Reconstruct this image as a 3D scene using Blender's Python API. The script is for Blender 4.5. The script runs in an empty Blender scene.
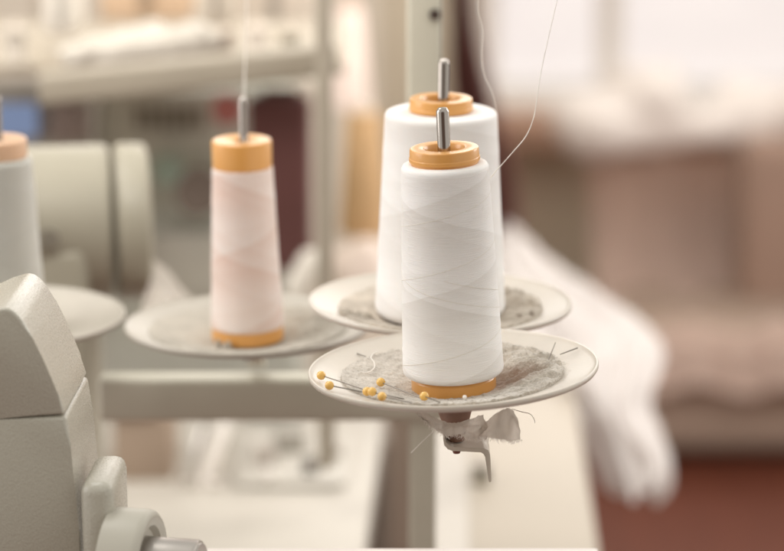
import bpy, bmesh, math, random
from mathutils import Vector, Matrix, noise
random.seed(7)
R = math.radians
C = bpy.context.scene.collection
sc = bpy.context.scene

# ------------------------------------------------------------ camera
PITCH = 14.9; F = 2600.0; W0 = 784.0
cam_loc = Vector((0, 0, 1.6))
fwd = Vector((0, math.cos(R(PITCH)), -math.sin(R(PITCH))))
right = Vector((1, 0, 0)); up = right.cross(fwd)
def ray(px, py): return fwd + right * ((px - 392) / F) + up * ((275.5 - py) / F)
def at(px, py, d): return cam_loc + ray(px, py) * d
def atY(px, py, Y):
    r = ray(px, py); return cam_loc + r * (Y / r.y)
def atZ(px, py, z):
    r = ray(px, py); return cam_loc + r * ((z - cam_loc.z) / r.z)
FD = 1.43
U = FD / F                                  # one photo pixel at the front spool: 0.55 mm

cam = bpy.data.cameras.new('camera'); co = bpy.data.objects.new('camera', cam); C.objects.link(co)
co.location = cam_loc; co.rotation_euler = (R(90 - PITCH), 0, 0)
cam.sensor_width = 36; cam.lens = 36 * F / W0; cam.clip_start = .05; cam.clip_end = 60
cam.dof.use_dof = True; cam.dof.focus_distance = 1.415; cam.dof.aperture_fstop = cam.lens / 27
cam.dof.aperture_blades = 0
sc.camera = co

# ------------------------------------------------------------ materials
class NT:
    def __init__(s, name):
        s.m = bpy.data.materials.new(name); s.m.use_nodes = True
        s.t = s.m.node_tree; s.n = s.t.nodes; s.l = s.t.links
        s.b = s.n['Principled BSDF']
    def new(s, t, **k):
        n = s.n.new(t)
        for a, b in k.items(): setattr(n, a, b)
        return n
    def link(s, a, b): s.l.new(a, b)
    def math(s, op, a, b=None, c=None):
        n = s.new('ShaderNodeMath', operation=op)
        for i, v in enumerate((a, b, c)):
            if v is None: continue
            if isinstance(v, (int, float)): n.inputs[i].default_value = v
            else: s.link(v, n.inputs[i])
        return n.outputs[0]
    def mix(s, f, a, b, bt='MIX'):
        n = s.new('ShaderNodeMix', data_type='RGBA', blend_type=bt)
        for i, v in ((0, f), (6, a), (7, b)):
            if isinstance(v, (int, float)): n.inputs[i].default_value = v
            elif isinstance(v, tuple): n.inputs[i].default_value = (*v, 1)
            else: s.link(v, n.inputs[i])
        return n.outputs[2]
def c3(r, g, b):                            # sRGB 0-255 -> linear
    f = lambda v: (v / 255 / 12.92) if v / 255 <= .04045 else ((v / 255 + .055) / 1.055) ** 2.4
    return (f(r), f(g), f(b))
def mat(name, col, rough=.5, metal=0, var=.06, scale=30, bump=0, bscale=200, sheen=0, sss=0, coat=0, spec=None, trans=0):
    t = NT(name); b = t.b
    tc = t.new('ShaderNodeTexCoord')
    nz = t.new('ShaderNodeTexNoise'); nz.inputs['Scale'].default_value = scale; nz.inputs['Detail'].default_value = 6
    t.link(tc.outputs['Object'], nz.inputs['Vector'])
    dark = tuple(c * (1 - 2 * var) for c in col); light = tuple(min(1, c * (1 + var)) for c in col)
    t.link(t.mix(nz.outputs['Fac'], dark, light), b.inputs['Base Color'])
    r = t.math('MULTIPLY_ADD', nz.outputs['Fac'], .16, rough - .08); t.link(r, b.inputs['Roughness'])
    b.inputs['Metallic'].default_value = metal
    if bump:
        n2 = t.new('ShaderNodeTexNoise'); n2.inputs['Scale'].default_value = bscale; n2.inputs['Detail'].default_value = 3
        t.link(tc.outputs['Object'], n2.inputs['Vector'])
        bp = t.new('ShaderNodeBump'); bp.inputs['Strength'].default_value = 1; bp.inputs['Distance'].default_value = bump
        t.link(n2.outputs['Fac'], bp.inputs['Height']); t.link(bp.outputs[0], b.inputs['Normal']); t.link(bp.outputs[0], b.inputs['Coat Normal'])
    if sheen: b.inputs['Sheen Weight'].default_value = sheen; b.inputs['Sheen Roughness'].default_value = .4
    if sss:
        b.inputs['Subsurface Weight'].default_value = sss; b.inputs['Subsurface Radius'].default_value = (1, .6, .4)
        b.inputs['Subsurface Scale'].default_value = .004
    if coat: b.inputs['Coat Weight'].default_value = coat; b.inputs['Coat Roughness'].default_value = .12
    if spec is not None: b.inputs['Specular IOR Level'].default_value = spec
    if trans: b.inputs['Transmission Weight'].default_value = trans
    return t.m

def winding_mat(name, base, band, pitch, strength, flip=False):
    """cross-wound sewing thread: crossing helical lays + very fine strands"""
    t = NT(name); b = t.b
    tc = t.new('ShaderNodeTexCoord'); sx = t.new('ShaderNodeSeparateXYZ'); t.link(tc.outputs['Object'], sx.inputs[0])
    th = t.math('DIVIDE', t.math('ARCTAN2', sx.outputs[1], sx.outputs[0]), 2 * math.pi)
    z = sx.outputs[2]
    nz = t.new('ShaderNodeTexNoise'); nz.inputs['Scale'].default_value = 25; nz.inputs['Detail'].default_value = 2
    t.link(tc.outputs['Object'], nz.inputs['Vector'])
    wob = t.math('MULTIPLY_ADD', nz.outputs['Fac'], .07, -.035)
    def saw(sign, p, off, turns=1):
        zz = t.math('ADD', t.math('MULTIPLY_ADD', z, 1 / p, off), wob)
        a = t.math('ADD', t.math('MULTIPLY', th, sign * turns), zz)
        f = t.math('FRACT', a)
        # steep on one side, fading on the other
        return t.math('POWER', f, 1.6)
    A = saw(1, pitch, .15); B = saw(-1, pitch * 1.07, .52); D = saw(1, pitch * .61, .3, 2); E = saw(-1, pitch*.53, .8)
    s_ = t.math('ADD', t.math('MULTIPLY', A, .45), t.math('MULTIPLY', B, .45))
    s_ = t.math('ADD', s_, t.math('ADD', t.math('MULTIPLY', D, .15), t.math('MULTIPLY', E, .12)))
    s_ = t.math('MULTIPLY', s_, strength)
    # individual strands: tight pitch, streaks along the wrap
    cb = t.new('ShaderNodeCombineXYZ')
    t.link(t.math('MULTIPLY', th, 9), cb.inputs[0]); t.link(t.math('MULTIPLY', z, 2600), cb.inputs[1])
    st = t.new('ShaderNodeTexNoise'); st.inputs['Scale'].default_value = 1; st.inputs['Detail'].default_value = 3
    t.link(cb.outputs[0], st.inputs['Vector'])
    col = t.mix(s_, base, band)  # tone bands: on white thread, its sheen painted into the colour
    col = t.mix(t.math('MULTIPLY', st.outputs['Fac'], .32), col, tuple(c * .8 for c in base))
    t.link(col, b.inputs['Base Color'])
    b.inputs['Roughness'].default_value = .72; b.inputs['Sheen Weight'].default_value = .35; b.inputs['Sheen Roughness'].default_value = .5
    b.inputs['Subsurface Weight'].default_value = .25; b.inputs['Subsurface Scale'].default_value = .003
    b.inputs['Subsurface Radius'].default_value = (1, .75, .6)
    bp = t.new('ShaderNodeBump'); bp.inputs['Distance'].default_value = .0003
    h = t.math('ADD', st.outputs['Fac'], t.math('MULTIPLY', t.math('ADD', A, B), .8))
    t.link(h, bp.inputs['Height']); t.link(bp.outputs[0], b.inputs['Normal'])
    return t.m

def felt_mat():
    t = NT('grey_felt'); b = t.b
    tc = t.new('ShaderNodeTexCoord')
    n1 = t.new('ShaderNodeTexNoise'); n1.inputs['Scale'].default_value = 55; n1.inputs['Detail'].default_value = 8; n1.inputs['Roughness'].default_value = .75
    n2 = t.new('ShaderNodeTexNoise'); n2.inputs['Scale'].default_value = 950; n2.inputs['Detail'].default_value = 4
    for n in (n1, n2): t.link(tc.outputs['Object'], n.inputs['Vector'])
    rp = t.new('ShaderNodeValToRGB'); rp.color_ramp.elements[0].position = .3; rp.color_ramp.elements[1].position = .72
    rp.color_ramp.elements[0].color = (*c3(130, 119, 105), 1); rp.color_ramp.elements[1].color = (*c3(226, 216, 203), 1)
    t.link(t.math('MULTIPLY_ADD', n2.outputs['Fac'], .45, t.math('MULTIPLY', n1.outputs['Fac'], .6)), rp.inputs[0])
    # rust stain spreading to the right of the spool foot, ragged by noise
    sx = t.new('ShaderNodeSeparateXYZ'); t.link(tc.outputs['Object'], sx.inputs[0])
    dx = t.math('DIVIDE', t.math('SUBTRACT', sx.outputs[0], .031), .022); dy = t.math('DIVIDE', t.math('SUBTRACT', sx.outputs[1], -.002), .021)
    d = t.math('SQRT', t.math('ADD', t.math('MULTIPLY', dx, dx), t.math('MULTIPLY', dy, dy)))
    d = t.math('ADD', d, t.math('MULTIPLY_ADD', n1.outputs['Fac'], 1.3, -.65))
    f = t.math('SUBTRACT', 1.0, d); f = t.math('MAXIMUM', f, 0.0); f = t.math('MINIMUM', t.math('MULTIPLY', f, 1.3), .7)
    t.link(t.mix(f, rp.outputs[0], c3(140, 104, 80)), b.inputs['Base Color'])
    b.inputs['Roughness'].default_value = .95; b.inputs['Sheen Weight'].default_value = .5
    bp = t.new('ShaderNodeBump'); bp.inputs['Distance'].default_value = .0008
    t.link(t.math('MULTIPLY_ADD', n2.outputs['Fac'], .5, n1.outputs['Fac']), bp.inputs['Height']); t.link(bp.outputs[0], b.inputs['Normal'])
    return t.m

def gauze_mat():
    t = NT('frayed_gauze'); b = t.b
    b.inputs['Base Color'].default_value = (*c3(240, 236, 230), 1); b.inputs['Roughness'].default_value = .9
    tc = t.new('ShaderNodeTexCoord')
    wv = t.new('ShaderNodeTexWave'); wv.inputs['Scale'].default_value = 500; wv.inputs['Distortion'].default_value = 1.5
    t.link(tc.outputs['Object'], wv.inputs['Vector'])
    bp = t.new('ShaderNodeBump'); bp.inputs['Distance'].default_value = .0003; t.link(wv.outputs['Fac'], bp.inputs['Height']); t.link(bp.outputs[0], b.inputs['Normal'])
    tl = t.new('ShaderNodeBsdfTranslucent'); tl.inputs[0].default_value = (*c3(244, 238, 230), 1)
    mx = t.new('ShaderNodeMixShader'); mx.inputs[0].default_value = .6
    tr = t.new('ShaderNodeBsdfTransparent'); mx2 = t.new('ShaderNodeMixShader'); mx2.inputs[0].default_value = .1
    t.link(b.outputs[0], mx.inputs[1]); t.link(tl.outputs[0], mx.inputs[2])
    t.link(mx.outputs[0], mx2.inputs[1]); t.link(tr.outputs[0], mx2.inputs[2])
    t.link(mx2.outputs[0], t.n['Material Output'].inputs[0])
    return t.m

def emit(name, col, s):
    t = NT(name); t.b.inputs['Base Color'].default_value = (0, 0, 0, 1)
    t.b.inputs['Emission Color'].default_value = (*col, 1); t.b.inputs['Emission Strength'].default_value = s
    return t.m

M = {}
M['white_thread'] = winding_mat('white_thread', c3(250, 247, 245), c3(212, 205, 197), .047, .75)
M['white_thread_b'] = winding_mat('white_thread_full', c3(250, 247, 245), c3(214, 206, 198), .06, .55)
M['pink_thread'] = winding_mat('pale_pink_thread', c3(243, 230, 223), c3(220, 182, 164), .05, .85)
M['shaded_thread'] = winding_mat('shaded_white_thread', c3(196, 194, 186), c3(184, 182, 173), .05, .6)  # white thread with shade put into a greyer colour
M['core'] = mat('orange_plastic', c3(224, 163, 88), .34, var=.05, sss=.1, coat=.3, bump=.00006, bscale=500)
M['core_pale'] = mat('pale_peach_plastic', c3(216, 178, 146), .4, var=.04, sss=.2)
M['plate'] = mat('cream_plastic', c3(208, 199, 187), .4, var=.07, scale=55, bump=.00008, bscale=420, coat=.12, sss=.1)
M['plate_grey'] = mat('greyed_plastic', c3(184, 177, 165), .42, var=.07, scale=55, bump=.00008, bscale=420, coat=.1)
M['steel'] = mat('polished_steel', (.38, .34, .31), .13, metal=1, var=.05)
M['needle'] = mat('needle_steel', (.27, .24, .21), .34, metal=1, var=.02)
M['yellow'] = mat('yellow_glass_head', c3(238, 190, 100), .25, var=.02, sss=.1, coat=.5)
M['pearl'] = mat('pearl_head', c3(240, 235, 228), .25, var=.01, coat=.4)
M['felt'] = felt_mat()
M['fibre'] = mat('felt_fibre', c3(224, 217, 207), .9, var=.05)
M['fibre_dark'] = mat('felt_fibre_dark', c3(176, 168, 156), .9, var=.05)
M['gauze'] = gauze_mat()
M['strand'] = mat('thread_strand', c3(240, 234, 226), .7, var=.04, scale=400)
M['strand_dim'] = mat('winding_strand', c3(226, 219, 208), .8, var=.04, scale=400)
M['bracket'] = mat('painted_bracket', c3(202, 192, 178), .4, var=.05, coat=.2)
M['bolt'] = mat('dark_bolt', c3(110, 62, 50), .4, metal=.4)
M['stem_shade'] = mat('stem_shade_brown', c3(138, 106, 90), .6, var=.15, scale=200)  # shade under the front plate put into this brown
M['post'] = mat('grey_green_paint', c3(206, 201, 184), .4, var=.04, bump=.0001, bscale=250)
M['dark'] = mat('dark_gap', c3(70, 55, 48), .8)
M['machine'] = mat('hammered_beige_enamel', c3(188, 183, 169), .28, var=.045, scale=1100, bump=.00035, bscale=850, coat=.6)
M['machine2'] = mat('beige_enamel', c3(190, 185, 172), .4, var=.04)
M['machine3'] = mat('pale_grey_enamel', c3(190, 187, 176), .5, var=.05)
M['wheel_enamel'] = mat('aged_beige_enamel', c3(162, 155, 138), .45, var=.04)
M['lint'] = mat('dusty_scraps', c3(172, 165, 152), .95, var=.2, scale=160, bump=.001, bscale=400)

# ------------------------------------------------------------ mesh helpers
def obj(name, bm, m, parent=None, smooth=35, M4=None):
    me = bpy.data.meshes.new(name); bmesh.ops.recalc_face_normals(bm, faces=bm.faces); bm.to_mesh(me); bm.free()
    if smooth:
        for p in me.polygons: p.use_smooth = True
        me.set_sharp_from_angle(angle=R(smooth))
    me.materials.append(m if not isinstance(m, str) else M[m])
    o = bpy.data.objects.new(name, me); C.objects.link(o); o.parent = parent
    if M4 is not None: o.matrix_world = M4
    return o
def tag(o, label=None, cat=None, group=None, kind=None):
    for k, v in (('label', label), ('category', cat), ('group', group), ('kind', kind)):
        if v: o[k] = v
    return o
def thing(name, label, cat, loc=(0, 0, 0), rot=(0, 0, 0), group=None):
    o = bpy.data.objects.new(name, None); C.objects.link(o); o.location = loc; o.rotation_euler = rot; o.empty_display_size = .02
    return tag(o, label, cat, group)
def lathe(bm, prof, seg=96, closed=False, M4=None, wob=0):
    rings = []
    for r, z in prof:
        ring = []
        for i in range(seg):
            a = 2 * math.pi * i / seg
            rr = r
            if wob: rr *= 1 + wob * noise.noise(Vector((math.cos(a) * 1.5, math.sin(a) * 1.5, z * 40)))
            v = Vector((rr * math.cos(a), rr * math.sin(a), z)); v = M4 @ v if M4 is not None else v
            ring.append(bm.verts.new(v))
        rings.append(ring)
    n = len(rings)
    for k in range(n if closed else n - 1):
        a, b = rings[k], rings[(k + 1) % n]
        for i in range(seg): bm.faces.new((a[i], a[(i + 1) % seg], b[(i + 1) % seg], b[i]))
    if not closed:
        bm.faces.new(rings[0]); bm.faces.new(rings[-1])
    return bm
def LM(prof, seg=96, closed=False, M4=None, wob=0): return lathe(bmesh.new(), prof, seg, closed, M4, wob)
def tube(bm, pts, r, seg=6, taper=None):
    pts = [Vector(p) for p in pts]; prev = None; n = len(pts)
    for i, p in enumerate(pts):
        d = (pts[min(i + 1, n - 1)] - pts[max(i - 1, 0)]).normalized()
        ref = Vector((0, 0, 1)) if abs(d.z) < .9 else Vector((1, 0, 0))
        a = d.cross(ref).normalized(); b = d.cross(a)
        rr = r if taper is None else r * (1 + (taper - 1) * i / (n - 1))
        ring = [bm.verts.new(p + (a * math.cos(2 * math.pi * k / seg) + b * math.sin(2 * math.pi * k / seg)) * rr) for k in range(seg)]
        if prev:
            for k in range(seg): bm.faces.new((prev[k], prev[(k + 1) % seg], ring[(k + 1) % seg], ring[k]))
        else: bm.faces.new(ring)
        prev = ring
    bm.faces.new(prev); return bm
def spline(pts, n=10):
    pts = [Vector(p) for p in pts]; out = []
    P = [2 * pts[0] - pts[1]] + pts + [2 * pts[-1] - pts[-2]]
    for i in range(1, len(P) - 2):
        for k in range(n):
            t = k / n; a, b, c, d = P[i - 1:i + 3]
            out.append(.5 * ((2 * b) + (c - a) * t + (2 * a - 5 * b + 4 * c - d) * t * t + (3 * b - a - 3 * c + d) * t ** 3))
    out.append(pts[-1]); return out
def box(bm, c, s, bev=0, M4=None, seg=3):
    c = Vector(c); s = Vector(s) / 2
    vs = [bm.verts.new(c + Vector((x * s.x, y * s.y, z * s.z))) for x in (-1, 1) for y in (-1, 1) for z in (-1, 1)]
    fs = [bm.faces.new([vs[i] for i in q]) for q in ((0, 1, 3, 2), (4, 6, 7, 5), (0, 4, 5, 1), (2, 3, 7, 6), (0, 2, 6, 4), (1, 5, 7, 3))]
    if bev:
        es = list({e for f in fs for e in f.edges})
        r = bmesh.ops.bevel(bm, geom=es, offset=bev, segments=seg, affect='EDGES', profile=.5)
    return bm
def BX(c, s, bev=0): return box(bmesh.new(), c, s, bev)
def prism(bm, pts, ext, bev=0, seg=4):
    """closed 3-D outline extruded along ext"""
    ext = Vector(ext)
    a = [bm.verts.new(Vector(p)) for p in pts]; b = [bm.verts.new(Vector(p) + ext) for p in pts]; n = len(pts)
    bm.faces.new(a); bm.faces.new(b[::-1])
    for i in range(n): bm.faces.new((a[i], a[(i + 1) % n], b[(i + 1) % n], b[i]))
    if bev: bmesh.ops.bevel(bm, geom=[e for e in bm.edges], offset=bev, segments=seg, affect='EDGES', profile=.5, clamp_overlap=True)
    return bm
def blob(bm_pts, voxel, m, name, nscale=8, namp=.02, parent=None, smooth_it=6, folds=None):
    """capsules (p, q, r1, r2) fused to one cloth-like mass: remeshed, smoothed, creased by noise"""
    bm = bmesh.new()
    for p, q, r1, r2 in bm_pts:
        p = Vector(p); q = Vector(q); n = max(3, int((q - p).length / (min(r1, r2) * .35)) + 1)
        for i in range(n):
            t = i / (n - 1); bmesh.ops.create_icosphere(bm, subdivisions=3, radius=r1 + (r2 - r1) * t, matrix=Matrix.Translation(p.lerp(q, t)))
    me = bpy.data.meshes.new('t'); bm.to_mesh(me); bm.free()
    o = bpy.data.objects.new('t', me); C.objects.link(o)
    md = o.modifiers.new('r', 'REMESH'); md.mode = 'VOXEL'; md.voxel_size = voxel
    ms = o.modifiers.new('s', 'SMOOTH'); ms.factor = .7; ms.iterations = smooth_it
    dg = bpy.context.evaluated_depsgraph_get(); dg.update()
    me2 = bpy.data.meshes.new_from_object(o.evaluated_get(dg)); bpy.data.objects.remove(o)
    bm = bmesh.new(); bm.from_mesh(me2); bm.normal_update()
    for v in bm.verts:
        c = v.co
        f = 1 - abs(noise.noise(c * nscale + Vector((3, 1, 7)))) * 2
        g = noise.noise(c * nscale * 2.7)
        v.co = c + v.normal * namp * (f * .8 + g * .35)
        if folds:
            dr, k, am = folds; ph = c.dot(Vector(dr).normalized()) * k + 3.5 * noise.noise(c * 7)
            v.co += v.normal * am * (abs(math.sin(ph)) - .5 + .4 * abs(math.sin(ph * 2.3 + 1)))
    return obj(name, bm, m, parent, 80)

# ------------------------------------------------------------ spool holders (plate + pin + bracket)
PROF_TOP = [(0, 0), (46, 0), (52, .8), (60, 2.8), (80, 7.7), (100, 12.5), (120, 17.3), (133, 20.6), (138, 22), (141.5, 23.2)]
def plate_z(r):
    r = abs(r) / U
    for (a, za), (b, zb) in zip(PROF_TOP, PROF_TOP[1:]):
        if r <= b: return (za + (zb - za) * (r - a) / (b - a)) * U
    return 23.2 * U
def holder(base, label, rx=0, ry=0, matp='plate', pin_top=291, pin_r=6.0, k=1.0, group='spool holders of the thread stand'):
    t = thing('spool_holder', label, 'spool holder', base, (rx, ry, 0), group)
    p = [(7, 0)] + PROF_TOP[1:] + [(142.8, 24.4), (144.3, 24.2), (145, 22.8), (144.8, 20.4), (143.6, 18.6), (141, 17.4), (133, 15.4), (120, 12), (100, 7.2), (80, 2.4), (60, -2.6), (52, -5), (46, -6.5), (7, -6.5)]
    dense = [(r * U * k, z * U * k) for r, z in p]
    obj('plate', LM(dense, 160, closed=True), matp, t, 50)
    # pin with chamfered tip, a collar and a nut under the plate
    s = pin_r * U
    pin = LM([(s * .01, -22 * U), (s, -22 * U), (s, pin_top * U - s * .62), (s * .94, pin_top * U - s * .42), (s * .7, pin_top * U - s * .06), (s * .6, pin_top * U), (s * .01, pin_top * U)], 40)
    obj('pin', pin, 'steel', t, 28)
    obj('washer', LM([(6.4 * U, -13 * U), (20 * U, -13 * U), (20 * U, -7 * U), (6.4 * U, -7 * U)], 40, closed=True), 'bracket', t, 30)
    return t

# ------------------------------------------------------------ thread cones
def cone(base, label, thr, core='core', rt=43, rb=50.5, top=231, cap=246, bot=15.5, rx=0, ry=0, thick_cap=False, strands=True, group='cones of sewing thread on the spool holders', rnd=7, seed=1):
    t = thing('thread_cone', label, 'thread cone', base, (rx, ry, random.Random(seed).random() * 0), group)
    if not thick_cap:
        pr = [(34, 4), (41, 1.4), (42, .6), (42.4, 1.6), (42.2, 12), (41, 14), (36, 17), (33, top - 2), (32.6, cap - 13.5), (34.6, cap - 13), (34.8, cap - 12), (34.8, cap - 9.6), (34.2, cap - 9), (33.9, cap - 1.6), (33.5, cap - .5), (32.6, cap), (31.6, cap), (21.8, cap), (20.6, cap - .5), (19.6, cap - 2), (18.4, cap - 6), (17.6, cap - 40), (34, 20)]
    else:
        pr = [(34, 4), (41, 1.4), (42, .6), (42.6, 1.6), (42.2, 14), (40.8, 20), (33.6, top), (34.6, top + 1), (35, cap - 4), (34.2, cap - .9), (32.6, cap), (29, cap - .4), (10, cap - 1.5), (8.6, cap - 2.2), (8.4, cap - 4), (8.4, cap - 40), (34, 20)]
    obj('cone_core', LM([(r * U, z * U) for r, z in pr], 128, closed=True), core, t, 28)
    rr = 3.5
    ri = 34.5 if not thick_cap else 33.9
    tp = [(ri - 1.5, top - .6), (ri + 1, top)]
    edge = rt - 1
    if edge > ri + 2: tp += [(edge - rr * .8, top - .8), (edge - rr * .2, top - rr * .5), (rt, top - rr * 1.3)]
    else: tp += [(rt - .3, top - .5), (rt, top - 2)]
    N = 60
    for i in range(1, N):
        f = i / N; z = (top - rr * 1.3) + (bot + rnd - (top - rr * 1.3)) * f
        r = rt + (rb - rt) * f + .35 * noise.noise(Vector((z * .05, seed, 0)))
        tp.append((r, z))
    for a in (0, 20, 40, 60, 80, 90):
        tp.append((rb - rnd + rnd * math.cos(R(a)), bot + rnd - rnd * math.sin(R(a)) * 1.0))
    tp.append((40.5, bot + .4))
    w = obj('thread_winding', LM([(r * U, z * U) for r, z in tp], 160), thr, t, 60)
    if strands:
        # the last laid strands: single threads spiralling over the winding
        rnd_ = random.Random(seed); bm = bmesh.new()
        def rad(z): return (rt + (rb - rt) * ((top - 6.5 - z) / (top - 6.5 - bot - rnd))) * U
        for z0, a0, turns, p, sg in strands if isinstance(strands, list) else []:
            pts = []
            n = int(72 * turns)
            for i in range(n + 1):
                a = a0 + sg * 2 * math.pi * turns * i / n; z = z0 + p * turns * i / n
                if not bot + rnd < z < top - 8: continue
                r = rad(z) + .00002
                pts.append((r * math.cos(a), r * math.sin(a), z * U))
            if len(pts) > 2: tube(bm, pts, .00016, 5)
        fz = bmesh.new()                                              # stray fuzz standing off the winding
        for k in range(420):
            a = rnd_.uniform(0, 6.283); z = rnd_.uniform(bot + rnd + 2, top - 4); h = rnd_.uniform(-.9, .9); L = rnd_.uniform(.0008, .0026); pts = []
            lift = rnd_.uniform(.0001, .0007)
            for q in range(5):
                s_ = q / 4; aa = a + math.cos(h) * L * s_ / rad(z); rr_ = rad(z) + .00002 + lift * math.sin(s_ * math.pi * rnd_.uniform(.6, 1))
                pts.append((rr_ * math.cos(aa), rr_ * math.sin(aa), z * U + math.sin(h) * L * s_))
            tube(fz, pts, .00004, 3)
        fo = obj('stray_fibres', fz, 'strand', w, 0); fo['kind'] = 'stuff'
        if len(bm.verts): obj('strand', bm, 'strand_dim', w, 60)
        else: bm.free()
    return t

b0 = at(454, 388.6, FD)
H0 = holder(b0, 'sharp cream plate in front holding the narrow white cone and yellow pins', R(-1.3), R(-2.6), pin_top=285, pin_r=6.4)
bpy.context.view_layer.update()
S0 = [(20, 2.6, .62, 78, 1), (70, 2.2, .62, 85, -1), (105, 2.5, .6, 82, 1), (160, 2.4, .7, 70, 1), (40, 3.3, 1.1, 80, -1)]
cone(b0 + H0.matrix_world.to_3x3() @ Vector((0, 0, .0003)), 'narrow white thread cone in sharp focus at the front', 'white_thread', rx=R(-.4), ry=R(-2.6), strands=S0, seed=3)

b1 = at(440, 321, 1.578)
H1 = holder(b1, 'cream plate behind the front plate, under the wider white cone, with grey scraps on it', R(-1.5), R(.6))
cone(b1 + Vector((0, 0, .0024)), 'wider white thread cone standing directly behind the sharp front cone', 'white_thread_b', rt=60.8, rb=71.5, ry=R(0), rnd=10, bot=5, top=232, strands=False, seed=5)

b2 = at(248, 342, 1.69)
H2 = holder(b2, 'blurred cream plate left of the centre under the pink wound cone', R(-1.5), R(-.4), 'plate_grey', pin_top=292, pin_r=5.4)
cone(b2 + Vector((0, 0, .0024)), 'slim pale pink thread cone with a tall orange cap', 'pink_thread', rt=35.6, rb=42.8, top=208, cap=240, bot=16, thick_cap=True, ry=R(-1.0), strands=False, seed=8, rnd=3)

b3 = at(5, 334, 1.72)
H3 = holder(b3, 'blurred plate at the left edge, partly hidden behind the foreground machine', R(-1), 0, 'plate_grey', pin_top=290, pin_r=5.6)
cone(b3 + Vector((0, 0, .0024)), 'greyish white thread cone with a pale peach cap at the left edge', 'shaded_thread', 'core_pale', rt=40, rb=50, top=214, cap=236, bot=16, thick_cap=True, strands=False, seed=9)
bpy.context.view_layer.update()

# brackets and bolts under the holders
def bracket(t):
    bm = bmesh.new(); x0, x1 = -8, 30
    z = -30
    # bent strip: flat tab that turns down at its right end
    prof = [(-13, -46), (-12.4, -52), (-9, -56.5), (-4, -58.5), (24, -60.5), (27, -62.5), (28.5, -66), (30.5, -92), (32, -94), (33.6, -92), (33.2, -64), (31.5, -59), (27, -56.5), (-3, -55), (-7.5, -53), (-10.6, -50), (-11.2, -46)]
    prism(bm, [(x * U, -22 * U, zz * U) for x, zz in prof], (0, 44 * U, 0), .0003, 2)
    for v in bm.verts:                                                # the leg tapers towards its tip
        if v.co.z < -75 * U: v.co.y = v.co.y * .25 - 14 * U
    obj('bracket', bm, 'bracket', t, 35)
    bolt = LM([(.01 * U, -68 * U), (3.4 * U, -67.6 * U), (4.2 * U, -65.5 * U), (4.2 * U, -57 * U), (.01 * U, -57 * U)], 24)
    obj('bolt', bolt, 'bolt', t, 40)
bracket(H0)
for h in (H1, H2, H3):
    obj('bracket', BX((0, 24 * U, -16 * U), (30 * U, 62 * U, 5 * U), .0006), 'post', h, 35)
obj('shade_stem', LM([(6.8 * U, -54 * U), (8 * U, -54 * U), (20 * U, -13.2 * U), (7 * U, -13.2 * U)], 32, closed=True), 'stem_shade', H0, 40)  # flared stem, its brown and shape standing in for the shaded plate underside

# ------------------------------------------------------------ felt pad and scraps
def pad(t, label, rmax, wrap=.0012, matn='felt', amp=1.0, seed=0, name='felt_pad', cat='felt pad', fibres=True, angs=(0, 2 * math.pi), r_in=8):
    bm = bmesh.new(); NA, NR = 260, 60; rows = []
    def zz(x, y, r, a):
        n = noise.noise(Vector((x * 260, y * 260, seed))) * .0007 + noise.noise(Vector((x * 700, y * 700, seed + 5))) * .0004
        c = max(0, math.cos(a - R(20))) ** 1.5 * min(1, max(0, (r / U - 48) / 25)) * max(0, min(1, (118 - r / U) / 20))
        ridge = (1 - abs(noise.noise(Vector((x * 55 + y * 25, y * 95, seed + 2)))) * 2.4)
        return plate_z(r) + wrap + amp * (n + c * max(0, ridge) * .0055)
    for j in range(NR + 1):
        f = j / NR; row = []
        for i in range(NA):
            a = 2 * math.pi * i / NA
            ro = rmax * U * (1 + .05 * noise.noise(Vector((math.cos(a) * 1.2, math.sin(a) * 1.2, seed))) + .012 * noise.noise(Vector((math.cos(a) * 14, math.sin(a) * 14, seed))))
            r = r_in * U + (ro - r_in * U) * f; x, y = r * math.cos(a), r * math.sin(a)
            row.append(bm.verts.new((x, y, zz(x, y, r, a))))
        rows.append(row)
    under = [bm.verts.new((v.co.x * 1.004, v.co.y * 1.004, plate_z(math.hypot(v.co.x, v.co.y)) + .0001)) for v in rows[-1]]
    rows.append(under)
    for j in range(NR + 1):
        for i in range(NA): bm.faces.new((rows[j][i], rows[j][(i + 1) % NA], rows[j + 1][(i + 1) % NA], rows[j + 1][i]))
    o = obj(name, bm, matn, None, 80); o.matrix_world = t.matrix_world
    tag(o, label, cat)
    if fibres:
        rg = random.Random(seed + 4)
        for nm, mm, cnt in (('light_fibres', 'fibre', 1500), ('dark_fibres', 'fibre_dark', 700)):
            bm = bmesh.new()
            for k in range(cnt):
                a = rg.uniform(0, 2 * math.pi); edge = rg.random() < .35
                r = (rmax * (rg.uniform(.96, 1.015) if edge else math.sqrt(rg.uniform(.18, 1)))) * U
                x, y = r * math.cos(a), r * math.sin(a); z = zz(x, y, r, a) - (.0006 if r > rmax * U * .985 else 0)
                h = rg.uniform(0, 6.28); L = rg.uniform(.0008, .0035); p = Vector((x, y, z)); pts = [p]
                for q in range(3):
                    h += rg.uniform(-.8, .8); p = p + Vector((math.cos(h), math.sin(h), rg.uniform(-.1, .35 if q < 1 else .1))) * L / 3; pts.append(p)
                tube(bm, pts, .00007, 3)
            f_ = obj(nm, bm, mm, o, 0); f_['kind'] = 'stuff'
    return o
pad(H0, 'round grey felt pad with fuzzy edge and rusty stain on the front plate', 111, fibres=True)

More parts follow.
